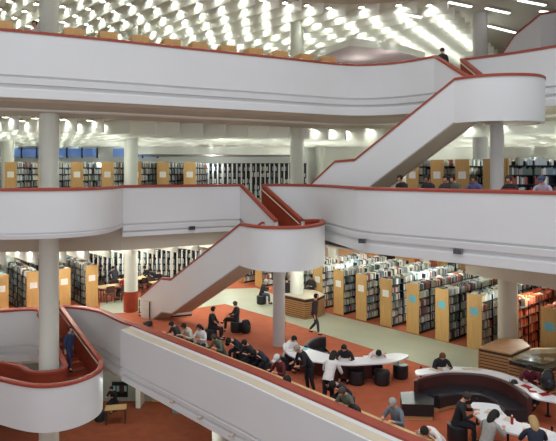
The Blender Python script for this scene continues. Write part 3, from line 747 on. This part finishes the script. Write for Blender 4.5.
    P.top = loft([(up(h), a_, b_, ry) for h, a_, b_ in ((-.09,.168,.135),(.02,.168,.135),(.14,.155,.122),(.27,.165,.125),(.39,.185,.125),(.465,.185,.112),(.52,.125,.088),(.545,.062,.060))], sl).mesh('shirt_'+key, M['black'], True)
    P.top.materials.clear()
    tl = []
    for hp, kn, an, to in lg: tl.append([(tuple(hp), .095), (tuple(hp.lerp(kn,.5)), .090), (tuple(kn), .070), (tuple(kn.lerp(an,.5)), .062), (tuple(an+Vector((0,0,.03))), .052)])
    P.legs = loft([((0,0,hz-.10),.10,.085,I3),((0,0,hz-.05),.160,.125,I3),((0,0,hz+.02),.165,.132,I3),(up(.08),.158,.126,ry),(up(.15),.148,.112,ry)], tl).mesh('trousers_'+key, M['black'], True)
    P.legs.materials.clear()
    P.shoes = []
    for hp, kn, an, to in lg:
        P.shoes.append(skin_mesh('shoe_'+key, [(tuple(an-Vector((0,.03,.035))), .042), (tuple(an.lerp(to,.5)-Vector((0,0,.02))), .044), (tuple(to+Vector((0,.03,-.0))), .036)], [(0,1),(1,2)]))
    T = rh.to_4x4()
    m = MB(); m.ball(hc+rh@Vector((0,-.018,.03)), (.102,.112,.108), 16, 0, rh)
    m.f, m.m = zip(*[(f, q) for f, q in zip(m.f, m.m) if (lambda c: not (c.y > .052 and c.z < .075))(rh.inverted() @ (sum((Vector(m.v[i]) for i in f), Vector())/4 - hc))])
    m.m = list(m.m); P.short = m.mesh('hair_short_'+key, M['black'], True)
    m2 = MB(); m2.v = list(m.v); m2.f = list(m.f); m2.m = list(m.m)
    m2.ball(hc+rh@Vector((0,-.085,-.09)), (.105,.06,.19), 12, 0, rh); P.long = m2.mesh('hair_long_'+key, M['black'], True)
    m3 = MB(); m3.ball(hc+rh@Vector((0,-.012,.04)), (.104,.115,.10), 16, 0, rh); m3.box(-.07,.07,.08,.19,.03,.045,0,Matrix.Translation(hc)@T); P.cap = m3.mesh('cap_'+key, M['paper'], True)
    m = MB()
    for s in (-1, 1): m.ball(hc+rh@Vector((s*.032,.080,.012)), (.011,.007,.008), 8, 0, rh)
    P.eyes = m.mesh('eyes_'+key, M['black'])
    m = MB(); m.ball(hc+rh@Vector((0,.078,-.050)), (.026,.008,.007), 8, 0, rh); P.mouth = m.mesh('mouth_'+key, M['maroon'])
    P.hc = hc; P.hz = hz
    return P
sit = lambda f=.42, s=.13: [((s,f,.47),(s,f+.02,.09),(s,f+.16,.05)), ((-s,f,.47),(-s,f-.02,.09),(-s,f+.12,.05))]
PO = {}
PO['write'] = make_pose('write', .53, 24, 48, ((.14,.50,.80),(-.20,.44,.80)), sit())
PO['read'] = make_pose('read', .53, 14, 32, ((.16,.42,.82),(-.16,.42,.82)), sit(.40,.11))
PO['perch'] = make_pose('perch', .72, 12, 30, ((.16,.40,.98),(-.16,.40,.98)), [((.12,.40,.66),(.12,.40,.28),(.12,.54,.24)), ((-.12,.40,.66),(-.12,.38,.28),(-.12,.52,.24))])
PO['slump'] = make_pose('slump', .53, 48, 78, ((.22,.55,.80),(-.22,.55,.80)), sit())
PO['upright'] = make_pose('upright', .53, 4, 12, ((.12,.34,.62),(-.12,.34,.62)), sit(.44,.12))
PO['crossed'] = make_pose('crossed', .53, -4, 28, ((.06,.34,.74),(-.12,.34,.72)), [((.10,.44,.50),(.12,.46,.09),(.12,.60,.05)), ((-.05,.46,.62),(.26,.50,.40),(.34,.60,.36))])
PO['stand'] = make_pose('stand', .93, 3, 28, ((.12,.26,1.16),(-.12,.26,1.16)), [((.10,.03,.50),(.10,0,.09),(.11,.14,.05)), ((-.10,.03,.50),(-.11,-.02,.09),(-.12,.12,.05))])
PO['lean'] = make_pose('lean', .90, 34, 40, ((.20,.48,.98),(-.20,.48,.98)), [((.10,.04,.48),(.10,-.02,.09),(.11,.12,.05)), ((-.10,-.02,.48),(-.11,-.12,.09),(-.12,.02,.05))])
PO['walk'] = make_pose('walk', .92, 5, 8, ((.24,.12,.86),(-.24,-.10,.84)), [((.09,.20,.52),(.09,.24,.10),(.10,.38,.06)), ((-.09,.02,.48),(-.09,-.26,.13),(-.09,-.14,.06))])
CL = {}
def cloth(col):
    if col not in CL: CL[col] = mat('cloth_'+col.strip('#'), col, .85, noise=.10, scale=14, bump=.2)
    return CL[col]
SK = {'light': mat('skin_light', '#d8a184', .5), 'mid': mat('skin_mid', '#b07a58', .5), 'dark': mat('skin_dark', '#6d4632', .5)}
def person(pose, x, y, f, rz, label, top='#22242a', leg='#1d2028', hair='#17130f', style='short', skin='light', shoe='#1a1a1c', cap=None):
    P = PO[pose]; r = empty('person', (x, y, f), rz, label=label, cat='person')
    def part(nm, me, m, par=r):
        o = bpy.data.objects.new(nm, me); C.objects.link(o); o.parent = par
        if not len(me.materials): me.materials.append(None)
        o.material_slots[0].link = 'OBJECT'; o.material_slots[0].material = m; return o
    b = part('body', P.body, SK[skin]); part('eyes', P.eyes, M['black'], b); part('mouth', P.mouth, M['maroon'], b)
    part('shirt', P.top, cloth(top)); part('trousers', P.legs, cloth(leg))
    for s in P.shoes: part('shoe', s, cloth(shoe))
    part('hair', P.long if style == 'long' else P.short, cloth(hair))
    if cap: part('cap', P.cap, cloth(cap))
    return r
def by_head(hx, hy, f, pose, rz, label, seat=None, **k):
    """places a figure so that its head shows where the photograph has it, on the floor it stands on"""
    P = PO[pose]; X, Y = at(hx, hy, f+P.hc.z+.03)
    c, s_ = math.cos(rz), math.sin(rz); X -= -s_*P.hc.y; Y -= c*P.hc.y
    r = person(pose, X, Y, f, rz, label, **k)
    if seat: ottoman(X, Y, f, seat)
    return r, X, Y
OUT = math.atan2(-N.y, -N.x)-PI/2                                      # facing outwards over the parapet
def st(s): return 'round black stool under the ' + s
by_head(171.5,324,FL,'write',OUT,'person in a dark top bent over the parapet desk, nearest the steel side table',seat=st('dark-topped reader nearest the steel side table'),top='#33363f')
by_head(184,326,FL,'write',OUT,'black-haired person in a cream top writing at the parapet desk',seat=st('cream-topped reader at the parapet desk'),top='#c9c2b2')
by_head(199,327,FL,'read',OUT+.3,'person with long dark hair and white jacket at the parapet desk',seat=st('long-haired reader in a white jacket'),top='#d9d6d2',style='long')
by_head(214,337,FL,'write',OUT,'person in a greyish olive hooded top at the parapet desk',seat=st('olive-hooded reader'),top='#5d6657',hair='#3a352c',style='long')
by_head(229,340,FL,'slump',OUT,'person in black with black hair hunched over the parapet desk',seat=st('black-clad hunched reader'),top='#1d1f25')
by_head(244.5,342.5,FL,'write',OUT,'person in a charcoal coat writing, between two dark-clad readers at the parapet',seat=st('charcoal-coated writer'),top='#2a2c30')
by_head(254,352,FL,'slump',OUT+.2,'person in a navy jacket leaning low over the parapet desk',seat=st('navy-jacketed reader'),top='#28303f')
by_head(277,357.5,FL,'read',OUT,'person in a pale grey cap and maroon jumper at the parapet desk',seat=st('capped reader in maroon'),top='#5a1c22',cap='#c7c9cc')
by_head(297,348,FL,'lean',OUT-.3,'standing grey-haired person in a long black coat leaning over the parapet desk',top='#1c1e22',hair='#8d8983')
by_head(342,391,FL,'write',OUT,'person in a grey-green jacket reading beside the black holdall at the parapet',seat=st('grey-green jacketed reader'),top='#5c6058',hair='#4a3b2c')
by_head(392.5,402,FL,'read',OUT,'grey-haired person in a grey shirt with an open newspaper at the parapet desk',seat=st('grey-shirted newspaper reader'),top='#6f7680',hair='#9c9a96')
by_head(425,430,FL,'slump',OUT,'person in a white shirt resting a dark-haired head on the parapet desk',seat=st('white-shirted sleeper'),top='#e2ded8')
by_head(333,384,FL,'slump',OUT,'person in a dark navy coat curled over the parapet desk next to the standing one',seat=st('navy-coated curled-up reader'),top='#232a38')
by_head(294,338.5,FL,'write',PI+.7,'black-haired person in a white sleeveless top at the left tip of the curved table',seat=st('reader at the left tip of the curved table'),top='#e5e2de')
by_head(344,347.5,FL,'write',PI-.3,'person in black writing on the far side of the curved table, facing a standing reader',seat=st('black-clad writer behind the curved table'),top='#1b1d22')
by_head(334,354,FL,'lean',-.5,'person in white top and black trousers standing at the near side of the curved table',top='#d6d0ce',style='long')
by_head(378.5,352.5,FL,'slump',PI+.1,'person in a white top leaning low over the right part of the long curved table',seat=st('white and red reader'),top='#d9cfcc')
by_head(442.5,356,FL,'write',PI-.1,'brown-haired person in black writing at the far side of the crescent table',seat=st('brown-haired reader at the crescent table'),top='#202226',hair='#5e4028')
by_head(530,368,FL,'write',PI-.5,'person in maroon reading at the crescent table below the slatted desks',seat=st('maroon reader at the crescent table'),top='#5e1c2e')
by_head(467,396,FL,'read',-PI/2-.35,'dark-haired person in a black coat at the left end of the wave-shaped table',seat='round black stool under the black-coated reader at the wave-shaped table',top='#1a1c20',hair='#3b2f26')
by_head(495,414,FL,'write',-PI/2+.6,'person with long black hair and a light grey hoodie at the wave-shaped table',seat='round black stool under the grey-hooded reader at the wave-shaped table',top='#9a9892',style='long')
by_head(533,420,FL,'write',-.2,'person with a blonde ponytail and navy jumper at the wave-shaped table',seat='round black stool under the blonde reader at the wave-shaped table',top='#23293a',hair='#a98a5c',style='long')
by_head(213.5,309,FL,'upright',-PI/2-.2,'person in a black coat seated on the open carpet, talking to the person opposite',seat=st('black-coated talker on the open carpet'),top='#1c1d21')
by_head(235,303.5,FL,'crossed',PI/2+.3,'person with crossed legs in a dark shirt holding papers on open carpet',seat=st('cross-legged talker on the open carpet'),top='#30343a',leg='#23201f',hair='#5c4a3c')
by_head(266,281,FL,'read',-PI/2,'white-haired person in a dark vest and blue jeans on a chair by the path',seat=st('white-haired reader by the path'),top='#23262b',leg='#3e5878',hair='#dad8d4')
by_head(310.5,276.5,FL,'stand',2.6,'person in a dark coat standing and reading by the bookcases',top='#2b2f36')
by_head(316.5,296,FL,'walk',-PI/2-.5,'person in dark clothes walking along the path past the slatted desk',top='#3b2f38',leg='#3c4048')
by_head(286,279,FL,'stand',.4,'person in a dark coat standing behind the slatted desk beside the pale column',top='#23262c')
# reading tables, far left
def plain_table(x, y, f, rz, label, L=1.6, W=.8):
    r = empty('reading_table', (x, y, f), rz, label=label, cat='table')
    MB().box(-L/2,L/2,-W/2,W/2,.71,.745).obj('tabletop', [M['oak2']], r)
    for sx in (-1,1):
        for sy in (-1,1): MB().box(sx*(L/2-.06)-.025,sx*(L/2-.06)+.025,sy*(W/2-.06)-.025,sy*(W/2-.06)+.025,0,.71).obj('leg', [M['darkwood']], r)
    return r
def chair_proto():
    r = empty('reading_chair', (0,0,-50))
    MB().box(-.22,.22,-.22,.22,.43,.47).obj('seat', [M['maroon']], r)
    m = MB(); m.v = []; m.box(-.22,.22,-.25,-.22,.55,.88); m.obj('backrest', [M['maroon']], r)
    for sx in (-1,1):
        MB().box(sx*.2-.018,sx*.2+.018,.17,.2,0,.43).obj('leg', [M['darkwood']], r)
        MB().box(sx*.2-.018,sx*.2+.018,-.25,-.215,0,.86).obj('leg', [M['darkwood']], r)
    return r
chp = chair_proto()
TB = [(-9.0,30.4,.64),(-8.4,32.4,.64),(-11.3,32.3,.64),(-6.4,31.6,.64)]
TN = ['nearest the pale column','behind the one by the pale column','at the back beside the bookcases','under the head of the middle staircase']
for (x, y, rz), nm in zip(TB, TN):
    plain_table(x, y, FL, rz, 'pale wooden reading table ' + nm)
    for i, (dx, dy, rr) in enumerate(((-.4,-.62,0),(.4,-.62,0),(-.4,.62,PI),(.4,.62,PI))):
        c, s_ = math.cos(rz), math.sin(rz)
        dup(chp, (x+dx*c-dy*s_, y+dx*s_+dy*c, FL), rz+rr, label='dark reading chair at the pale table ' + nm, cat='chair', group='chairs at the pale table ' + nm)
for (hx, hy, ps, rz, lb, tp) in ((144.5,267.5,'read',2.2,'dark-haired person in black at the far-left end of the group by the periodical racks','#1e2025'),
    (150.5,270,'write',2.6,'person in dark grey between two readers near the periodical racks','#33373c'),
    (158.5,271.5,'read',3.4,'person in a navy top at the edge of the middle staircase by the periodical racks','#232b3a'),
    (121,277,'read',2.2,'person in a bright red top at the reading table left of the pale column','#b3261f'),
    (113,268,'write',.6,'person in a blue-black top at the back reading table','#262c38'),
    (101,266.5,'write',3.0,'person in a grey top at the back table beside the bookcases','#55565a')):
    by_head(hx, hy, FL, ps, rz, lb, top=tp)
# middle floor readers behind the right-hand parapet, and their desk
w2 = empty('parapet_desk', (0,0,0), label='desk running along the inside of the middle balcony parapet at the right', cat='desk')
MB().sweep(z(chaikin([(*q, 0) for q in E3R], 2)[18:], F3), [(-.27,.88),(-.27,.92),(-.85,.92),(-.85,.88)]).obj('desktop', [M['oak2']], w2, fix=True)
for i in range(1, 6):
    q = Vector((2.9,19.4)).lerp(Vector((7.6,15.3)), (i+.5)/6)+N*.7; MB().box(-.25,.25,-.015,.015,0,.88,0,Matrix.Translation((q.x,q.y,F3))@Matrix.Rotation(AN,4,'Z')).obj('bracket', [M['darkwood']], w2)
def on_mid(hx, pose, label, d=1.35, **k):
    a_, b_ = Vector((2.9,19.4)), Vector((7.6,15.3)); a_ += N*d; b_ += N*d
    t = (hx-CX)/FOC; u = (t*a_.y-a_.x)/((b_.x-a_.x)-t*(b_.y-a_.y)); q = a_.lerp(b_, u)
    person('perch', q.x, q.y, F3, OUT+random.uniform(-.2,.2), label, **k); o_ = ottoman(q.x, q.y, F3, 'tall round black stool under the ' + label.split(',')[0].replace('person', 'reader')); o_.scale = (.85,.85,1.38)
on_mid(404, 'read', 'person in black, behind the lowest point of the upper staircase', top='#1b1c20')
on_mid(430, 'read', 'person in a dark jumper, seated between the upper staircase and its support column', top='#26242c', skin='mid')
on_mid(448, 'write', 'person in charcoal, bent beside the dark-jumpered reader of the middle balcony', top='#3a3d42')
on_mid(456, 'slump', 'person in a green-grey top, slumped at the middle balcony desk', top='#4c554c')
on_mid(476, 'write', 'person in a violet-blue shirt, left of the support column of the upper staircase', top='#49507c', skin='mid')
on_mid(512, 'read', 'person in a dark hooded coat, right of the support column of the upper staircase', top='#22242a', hair='#2a2320')
on_mid(544, 'write', 'person in a pale lilac shirt and dark cap, rightmost at the middle balcony desk', top='#a79fb4', cap='#3d4460')
rb = MB(); rb.box(-.22,.22,-.12,.12,0,.16).box(-.20,.20,-.10,.10,.16,.18); X, Y = 6.9, 16.75
tag(rb.obj('red_tray', [M['redplastic']]), 'small red tray on the middle balcony desk beside the support column', 'tray').location = (X, Y, F3+.92)
# people on stairs and upper floor
Pw = Vector((-9.55,23.55)).lerp(Vector((-7.5,21.3)), .62)
person('walk', Pw.x, Pw.y, F2-.93, OUT+PI/2+.2, 'person in a blue shirt and jeans walking down the steps by the tall pale column', top='#2c3c5c', leg='#2b3a58', hair='#241c18')
person('walk', -9.55, 23.9, FL, OUT+PI/2+.2, 'person in a black coat at the top of the steps by the tall pale column', top='#17181b')
person('stand', -8.7, 20.15, F4, PI, 'person in a light grey shirt at the upper balcony rail beside the tall column', top='#a9a9ab')
person('walk', 7.15, 24.4, F4, -.4, 'person in dark clothes at the head of the upper staircase', top='#2a2a2e')
# ground floor
person('read', -8.4, 28.7, 0, PI-.3, 'person in black seated by the ground floor wall beneath the notice board', top='#16171a', leg='#15161a')
ottoman(-8.4, 28.7, 0, 'round black stool under the person beneath the notice board')
person('upright', -8.75, 27.5, 0, PI/2, 'person in dark clothes with a pale bag, seated nearer the landing on the ground floor', top='#1d1d21')
ottoman(-8.75, 27.5, 0, 'round black stool under the person nearer the landing on the ground floor')
plain_table(-7.9, 27.3, 0, .2, 'low table on the ground floor before the two seated people', 1.0, .6)
nb = empty('notice_board', (-8.4, 29.76, .25), label='dark framed notice board on the grey ground floor wall', cat='notice board')
MB().box(-.42,.42,-.03,.03,0,.8).obj('board', [M['black']], nb)
for i, (x, c) in enumerate(((-.3,'bluesign'),(-.1,'tealbox'),(.1,'maroon'),(.3,'tealbox'))): MB().box(x-.07,x+.07,-.04,-.03,.2+.1*(i%2),.6).obj('poster', [M[c]], nb)
for i, (px_, py_, hh) in enumerate(((131,414,.0),(183,411,1.3),(240,441,1.5))):
    if not hh: continue
    X, Y = at(px_, py_, 0); g = empty('display_cabinet', (X, Y, 0), label='grey-green display cabinet on the ground floor, %s' % ('under the sloping balcony edge' if i == 1 else 'at the bottom of the picture'), cat='cabinet')
    MB().box(-.5,.5,-.3,.3,0,.5).obj('base', [M['tealbox']], g); MB().box(-.48,.48,-.28,.28,.5,hh).obj('glass_case', [M['glass']], g); MB().box(-.5,.5,-.3,.3,hh,hh+.04).obj('lid', [M['metal']], g)
dd = MB().box(-6.7,-5.8,29.73,29.8,0,2.1).obj('door_1', [M['oak']]); dd['kind'] = 'structure'
dd = MB().box(-5.3,-4.5,29.73,29.8,0,2.1).obj('door_2', [M['tealbox']]); dd['kind'] = 'structure'
# ------------------------------------------------------------------ bags, papers, small things
def backpack(x, y, f, rz, label, name='backpack', sc=1.0, col='black'):
    r = empty(name, (x, y, f), rz, label=label, cat='bag')
    m = MB(); m.lathe([(.13*sc,0),(.17*sc,.04*sc),(.18*sc,.2*sc),(.16*sc,.36*sc),(.09*sc,.46*sc),(.02*sc,.48*sc)], 16)
    m.v = [(x_, y_*.65, z_) for x_, y_, z_ in m.v]; m.obj('bag_body', [M[col]], r, smooth=True)
    m = MB(); m.lathe([(.08*sc,.04*sc),(.12*sc,.08*sc),(.12*sc,.22*sc),(.06*sc,.28*sc)], 12, 0, (0,-.09*sc,0)); m.v = [(x_, y_*.7-.03, z_) for x_, y_, z_ in m.v]; m.obj('front_pocket', [M['metal']], r, smooth=True)
    for s in (-1,1):
        m = MB(); pr = None
        for k in range(7):
            t = k/6*PI; q = Vector((s*.08*sc, .10*sc+.07*sc*math.sin(t), .06*sc+.38*sc*(k/6)))
            if pr is not None: m.tube(pr, q, .012*sc, n=6)
            pr = q
        m.obj('strap', [M['metal']], r)
    return r
X, Y = at(246,333,FL); backpack(X, Y, FL, .4, 'black backpack standing on the carpet beside the two talking people', sc=1.25)
def ondesk(px_, py_, d=.5):
    q = Vector(at(px_, py_, FL+.76)); q += N*(d-(q-Vector(E2D[0])).dot(N)); return q.x, q.y
X, Y = ondesk(367.5,409); h_ = backpack(X, Y, FL+.76, OUT, 'black holdall on the parapet desk between the two grey-jacketed readers', 'holdall', .85); h_.scale = (1.4, 1, .7)
X, Y = at(148,322,FL+.2); backpack(X, Y, FL, 1.0, 'dark rucksack at the far end of the parapet, below the side table', 'rucksack', 1.0).scale = (1.5, 1, .55)
X, Y = ondesk(304,381); backpack(X, Y, FL+.76, .3, 'black bag with a white bundle on the parapet desk by the standing person', 'shoulder_bag', .75)
X, Y = at(514,393,FL+.46); backpack(X, Y, FL+.45, .3, 'round black bag sitting on the curved sofa', 'round_bag', .85)
X, Y = at(548,389,FL+.75); backpack(X, Y, FL+.74, .3, 'heap-like black holdall on the right end of the crescent table', 'holdall', 1.2)
def thing_box(nm, X, Y, zz, rz, dims, mt, label, cat):
    o = MB().box(-dims[0]/2,dims[0]/2,-dims[1]/2,dims[1]/2,0,dims[2]).obj(nm, [M[mt]]); o.location = (X, Y, zz); o.rotation_euler = (0,0,rz); return tag(o, label, cat)
def open_book(X, Y, zz, rz, label):
    r = empty('open_book', (X, Y, zz), rz, label=label, cat='book')
    MB().box(-.16,.16,-.115,.115,0,.006).obj('cover', [M['black']], r)
    for s in (-1,1):
        m = MB(); m.sweep([(0,-.11,.006),(0,.11,.006)], [(0,0),(s*.02,.022),(s*.09,.018),(s*.15,.004),(s*.15,0)]); m.obj('page_block', [M['paper']], r, fix=True)
    return r
pw = [(176,333),(187,337),(205,344),(222,352),(237,358),(262,367.5),(281,377),(322,392),(345,402),(383,416),(415,436)]
for i, (x, y) in enumerate(pw):
    X, Y = at(x, y, FL+.76)
    q = Vector((X, Y)); a_ = Vector(E2D[0]); dd_ = (q-a_).dot(N); q += N*(.5-dd_)
    open_book(q.x, q.y, FL+.76, OUT+random.uniform(-.3,.3), 'open book on the parapet desk, %s along it from the steel side table' % ORD[i])
sheets(9, (288,346,392,359), FL+.74, 'loose white paper on the long curved table beside the corner sofa', '', 'papers on the curved table', ('paper','ledge','bluesign'))
sheets(8, (432,369,478,369.5), FL+.74, 'loose paper on the left half of the crescent table', '', 'papers on the crescent table', ('paper','ledge'))
sheets(8, (500,376,545,395), FL+.74, 'loose paper or booklet on the right half of the crescent table', '', 'papers right on the crescent table', ('paper','redplastic','paper'))
sheets(12, (488,410,550,436), FL+.74, 'loose paper on the wave-shaped table', '', 'papers on the wave-shaped table', ('paper','ledge','paper'))
X, Y = at(512,424,FL+.74)
bt = empty('drink_bottle', (X, Y, FL+.74), label='small red drink bottle on the wave-shaped table', cat='bottle')
MB().lathe([(.03,0),(.034,.02),(.034,.15),(.014,.19)], 14).obj('bottle_body', [M['redplastic']], bt, smooth=True); MB().lathe([(.016,.19),(.016,.22)], 10).obj('bottle_cap', [M['paper']], bt)
# steel side table under the middle staircase
X, Y = at(148,317,FL)
t = empty('side_table', (X, Y, FL), -.75, label='small steel-framed side table with shelves at the foot of the middle staircase', cat='table')
for zz in (.1,.42,.80): MB().box(-.45,.45,-.22,.22,zz,zz+.03).obj('shelf', [M['ledge']], t)
for sx in (-1,1):
    for sy in (-1,1): MB().box(sx*.43-.02,sx*.43+.02,sy*.2-.02,sy*.2+.02,0,.80).obj('leg', [M['metal']], t)
gl = MB().lathe([(.05,0),(.08,.04),(.09,.14),(.07,.2),(.072,.205)], 14).obj('glass_bowl', [M['glass']]); gl.location = (X+.1, Y, FL+.831); tag(gl, 'small glass bowl on the steel side table', 'bowl')
# plinth the middle staircase lands on
pl = [at(*v, FL) for v in ((160,312),(171,317.5),(192,315.5),(192,309))]
MB().poly(pl, FL, F2+.07).obj('trim_1', [M['darkwood']])['kind'] = 'structure'
MB().poly(pl, F2+.07, F2+.36).obj('trim_2', [M['white']])['kind'] = 'structure'
# carrels along the upper balcony
cp = empty('study_carrel', (0,0,-50))
MB().box(-.32,.32,-.02,.02,0,1.43).obj('front_panel', [M['oak']], cp)
for s in (-1,1): MB().box(s*.32-.015,s*.32+.015,.02,.62,0,1.40).obj('side_panel', [M['oak']], cp)
MB().box(-.3,.3,.02,.6,.70,.74).obj('desktop', [M['oak2']], cp)
UP = [Vector(p) for p in E4L[1:8]]
for i, hx in enumerate((2,74,109,141,172.5,200,229,256,281,307,329)):
    t = (hx-CX)/FOC
    for a_, b_ in zip(UP, UP[1:]):
        n_ = Vector((-(b_-a_).y, (b_-a_).x)).normalized(); a2, b2 = a_+n_*.5, b_+n_*.5
        u = (t*a2.y-a2.x)/((b2.x-a2.x)-t*(b2.y-a2.y))
        if -.02 <= u <= 1.02 or (i == 0 and a_ is UP[0]):
            q = a2.lerp(b2, u); dup(cp, (q.x, q.y, F4), math.atan2((b_-a_).y, (b_-a_).x), label='oak study carrel behind the upper balcony rail, %s from the left' % ORD[i], cat='study carrel', group='study carrels on the upper balcony'); break
# hung ceilings
for f, pts, z0, z1 in ((F4, [(1.86,32.6),(3.7,28.9),(6.3,30),(8.5,32.3),(8,41),(0,41)], 18.72, 19.1), (F3, [(-8,31.5),(1.2,32.5),(1.2,36.4),(-8,36.4)], 13.2, 13.62)):
    o = MB().poly(pts, z0, z1, 0, 1).obj('ceiling_canopy', [M['mauve'], M['wallpaint']]); o['kind'] = 'structure'
# tube lights in the smooth ceiling at the upper right
tubes = [((449,2),(471,6.5)),((486,8),(509,13)),((518.6,0),(545,5)),((485.5,25),(521,34)),((403,14),(421,17)),((540,11),(562,13))]
for i, (a_, b_) in enumerate(tubes):
    zz = F5-1.60 if i != 4 else F5-2.2
    A_, B_ = Vector((*at(*a_, zz), zz)), Vector((*at(*b_, zz), zz)); mid = (A_+B_)/2; d_ = (B_-A_)/2
    if d_.length > 1.6: d_ *= 1.6/d_.length
    r = empty('tube_light', tuple(mid), math.atan2(d_.y, d_.x), label='long tube light in the smooth ceiling at the upper right, %s of six' % ORD[i], cat='ceiling light', group='tube lights')
    l_ = d_.length; MB().box(-l_,l_,-.06,.06,-.04,.02).obj('diffuser', [M['tube']], r); MB().box(-l_-.03,l_+.03,-.09,.09,.0,.03).obj('housing', [M['board']], r)
# tube lights over the far bookcases of the reading floor
for i, (x, y) in enumerate(((2.5,32),(5.5,30.6),(8.5,29),(11.5,27),(5.5,36.4),(7.4,32.6),(12,32.0),(15,29))):
    r = empty('tube_light', (x, y, F3-2.2), AN, label='long tube light over the far bookcases of the orange floor, %s of eight' % ORD[i], cat='ceiling light', group='tube lights over the bookcases')
    MB().box(-1.8,1.8,-.08,.08,-.03,.02).obj('diffuser', [M['tube']], r); MB().box(-1.83,1.83,-.11,.11,.02,.07).obj('housing', [M['board']], r)
# oak wall with a dark screen, and a brown one, behind the bookcases
X, Y = at(389,260,F2+2); o = MB().box(6.8,9.5,39.0,39.3,F2,F2+3.1).obj('wall_oak', [M['oak']]); o['kind'] = 'structure'
o = MB().box(4.3,6.75,39.0,39.3,F2,F2+2.9).obj('wall_brown', [M['walnut']]); o['kind'] = 'structure'
sc_ = empty('flat_screen', (7.57,38.92,6.15), label='dark flat screen on the oak wall beyond the bookcases', cat='screen'); MB().box(-.55,.55,-.05,.05,0,.6).obj('bezel', [M['metal']], sc_); MB().box(-.52,.52,-.06,-.05,.03,.57).obj('display', [M['black']], sc_)
# small vents on the balcony fronts
for i, (x, y, P0_, P1_, f, lab) in enumerate(((192,228,(-4.2,23.3),(-2.6,24.2),F3,'small dark vent on the middle balcony front, left of the red-railed steps'),
    (362,241,(2.9,19.4),(4.6,18.0),F3,'small dark vent on the middle balcony front, just right of the rounded landing'),
    (457.6,251.5,(4.6,18.0),(7.6,15.3),F3,'small dark vent on the middle balcony front, above the bookcases at the right'))):
    a_, b_ = Vector(P0_), Vector(P1_); t = (x-CX)/FOC; u = (t*a_.y-a_.x)/((b_.x-a_.x)-t*(b_.y-a_.y)); q = a_.lerp(b_, u)
    zz = EYE-(y-HY)*q.y/FOC; v = empty('fascia_vent', (q.x, q.y, zz), math.atan2((b_-a_).y, (b_-a_).x), label=lab, cat='vent')
    MB().box(-.14,.14,-.02,.05,-.08,.08).obj('frame', [M['steel']], v)
    m = MB()
    for k in range(4): m.box(-.12,.12,-.03,-.02,-.06+k*.035,-.04+k*.035)
    m.obj('grille', [M['black']], v)
for i in range(5):
    q = Vector((-3.1,18.98)).lerp(Vector((1.2,14.2)), i/4)-N*.6; v = empty('fascia_light', (q.x, q.y, F2-.73), AN+PI/2, label='small round fitting on the edge band of the lower balcony, %s going down' % ORD[i], cat='light fitting', group='fittings on the lower balcony edge')
    MB().tube((0,-.12,0),(0,.03,0),.05).obj('housing', [M['ledge']], v, smooth=True)
for p_ in (otto, chp, cp): drop(p_)
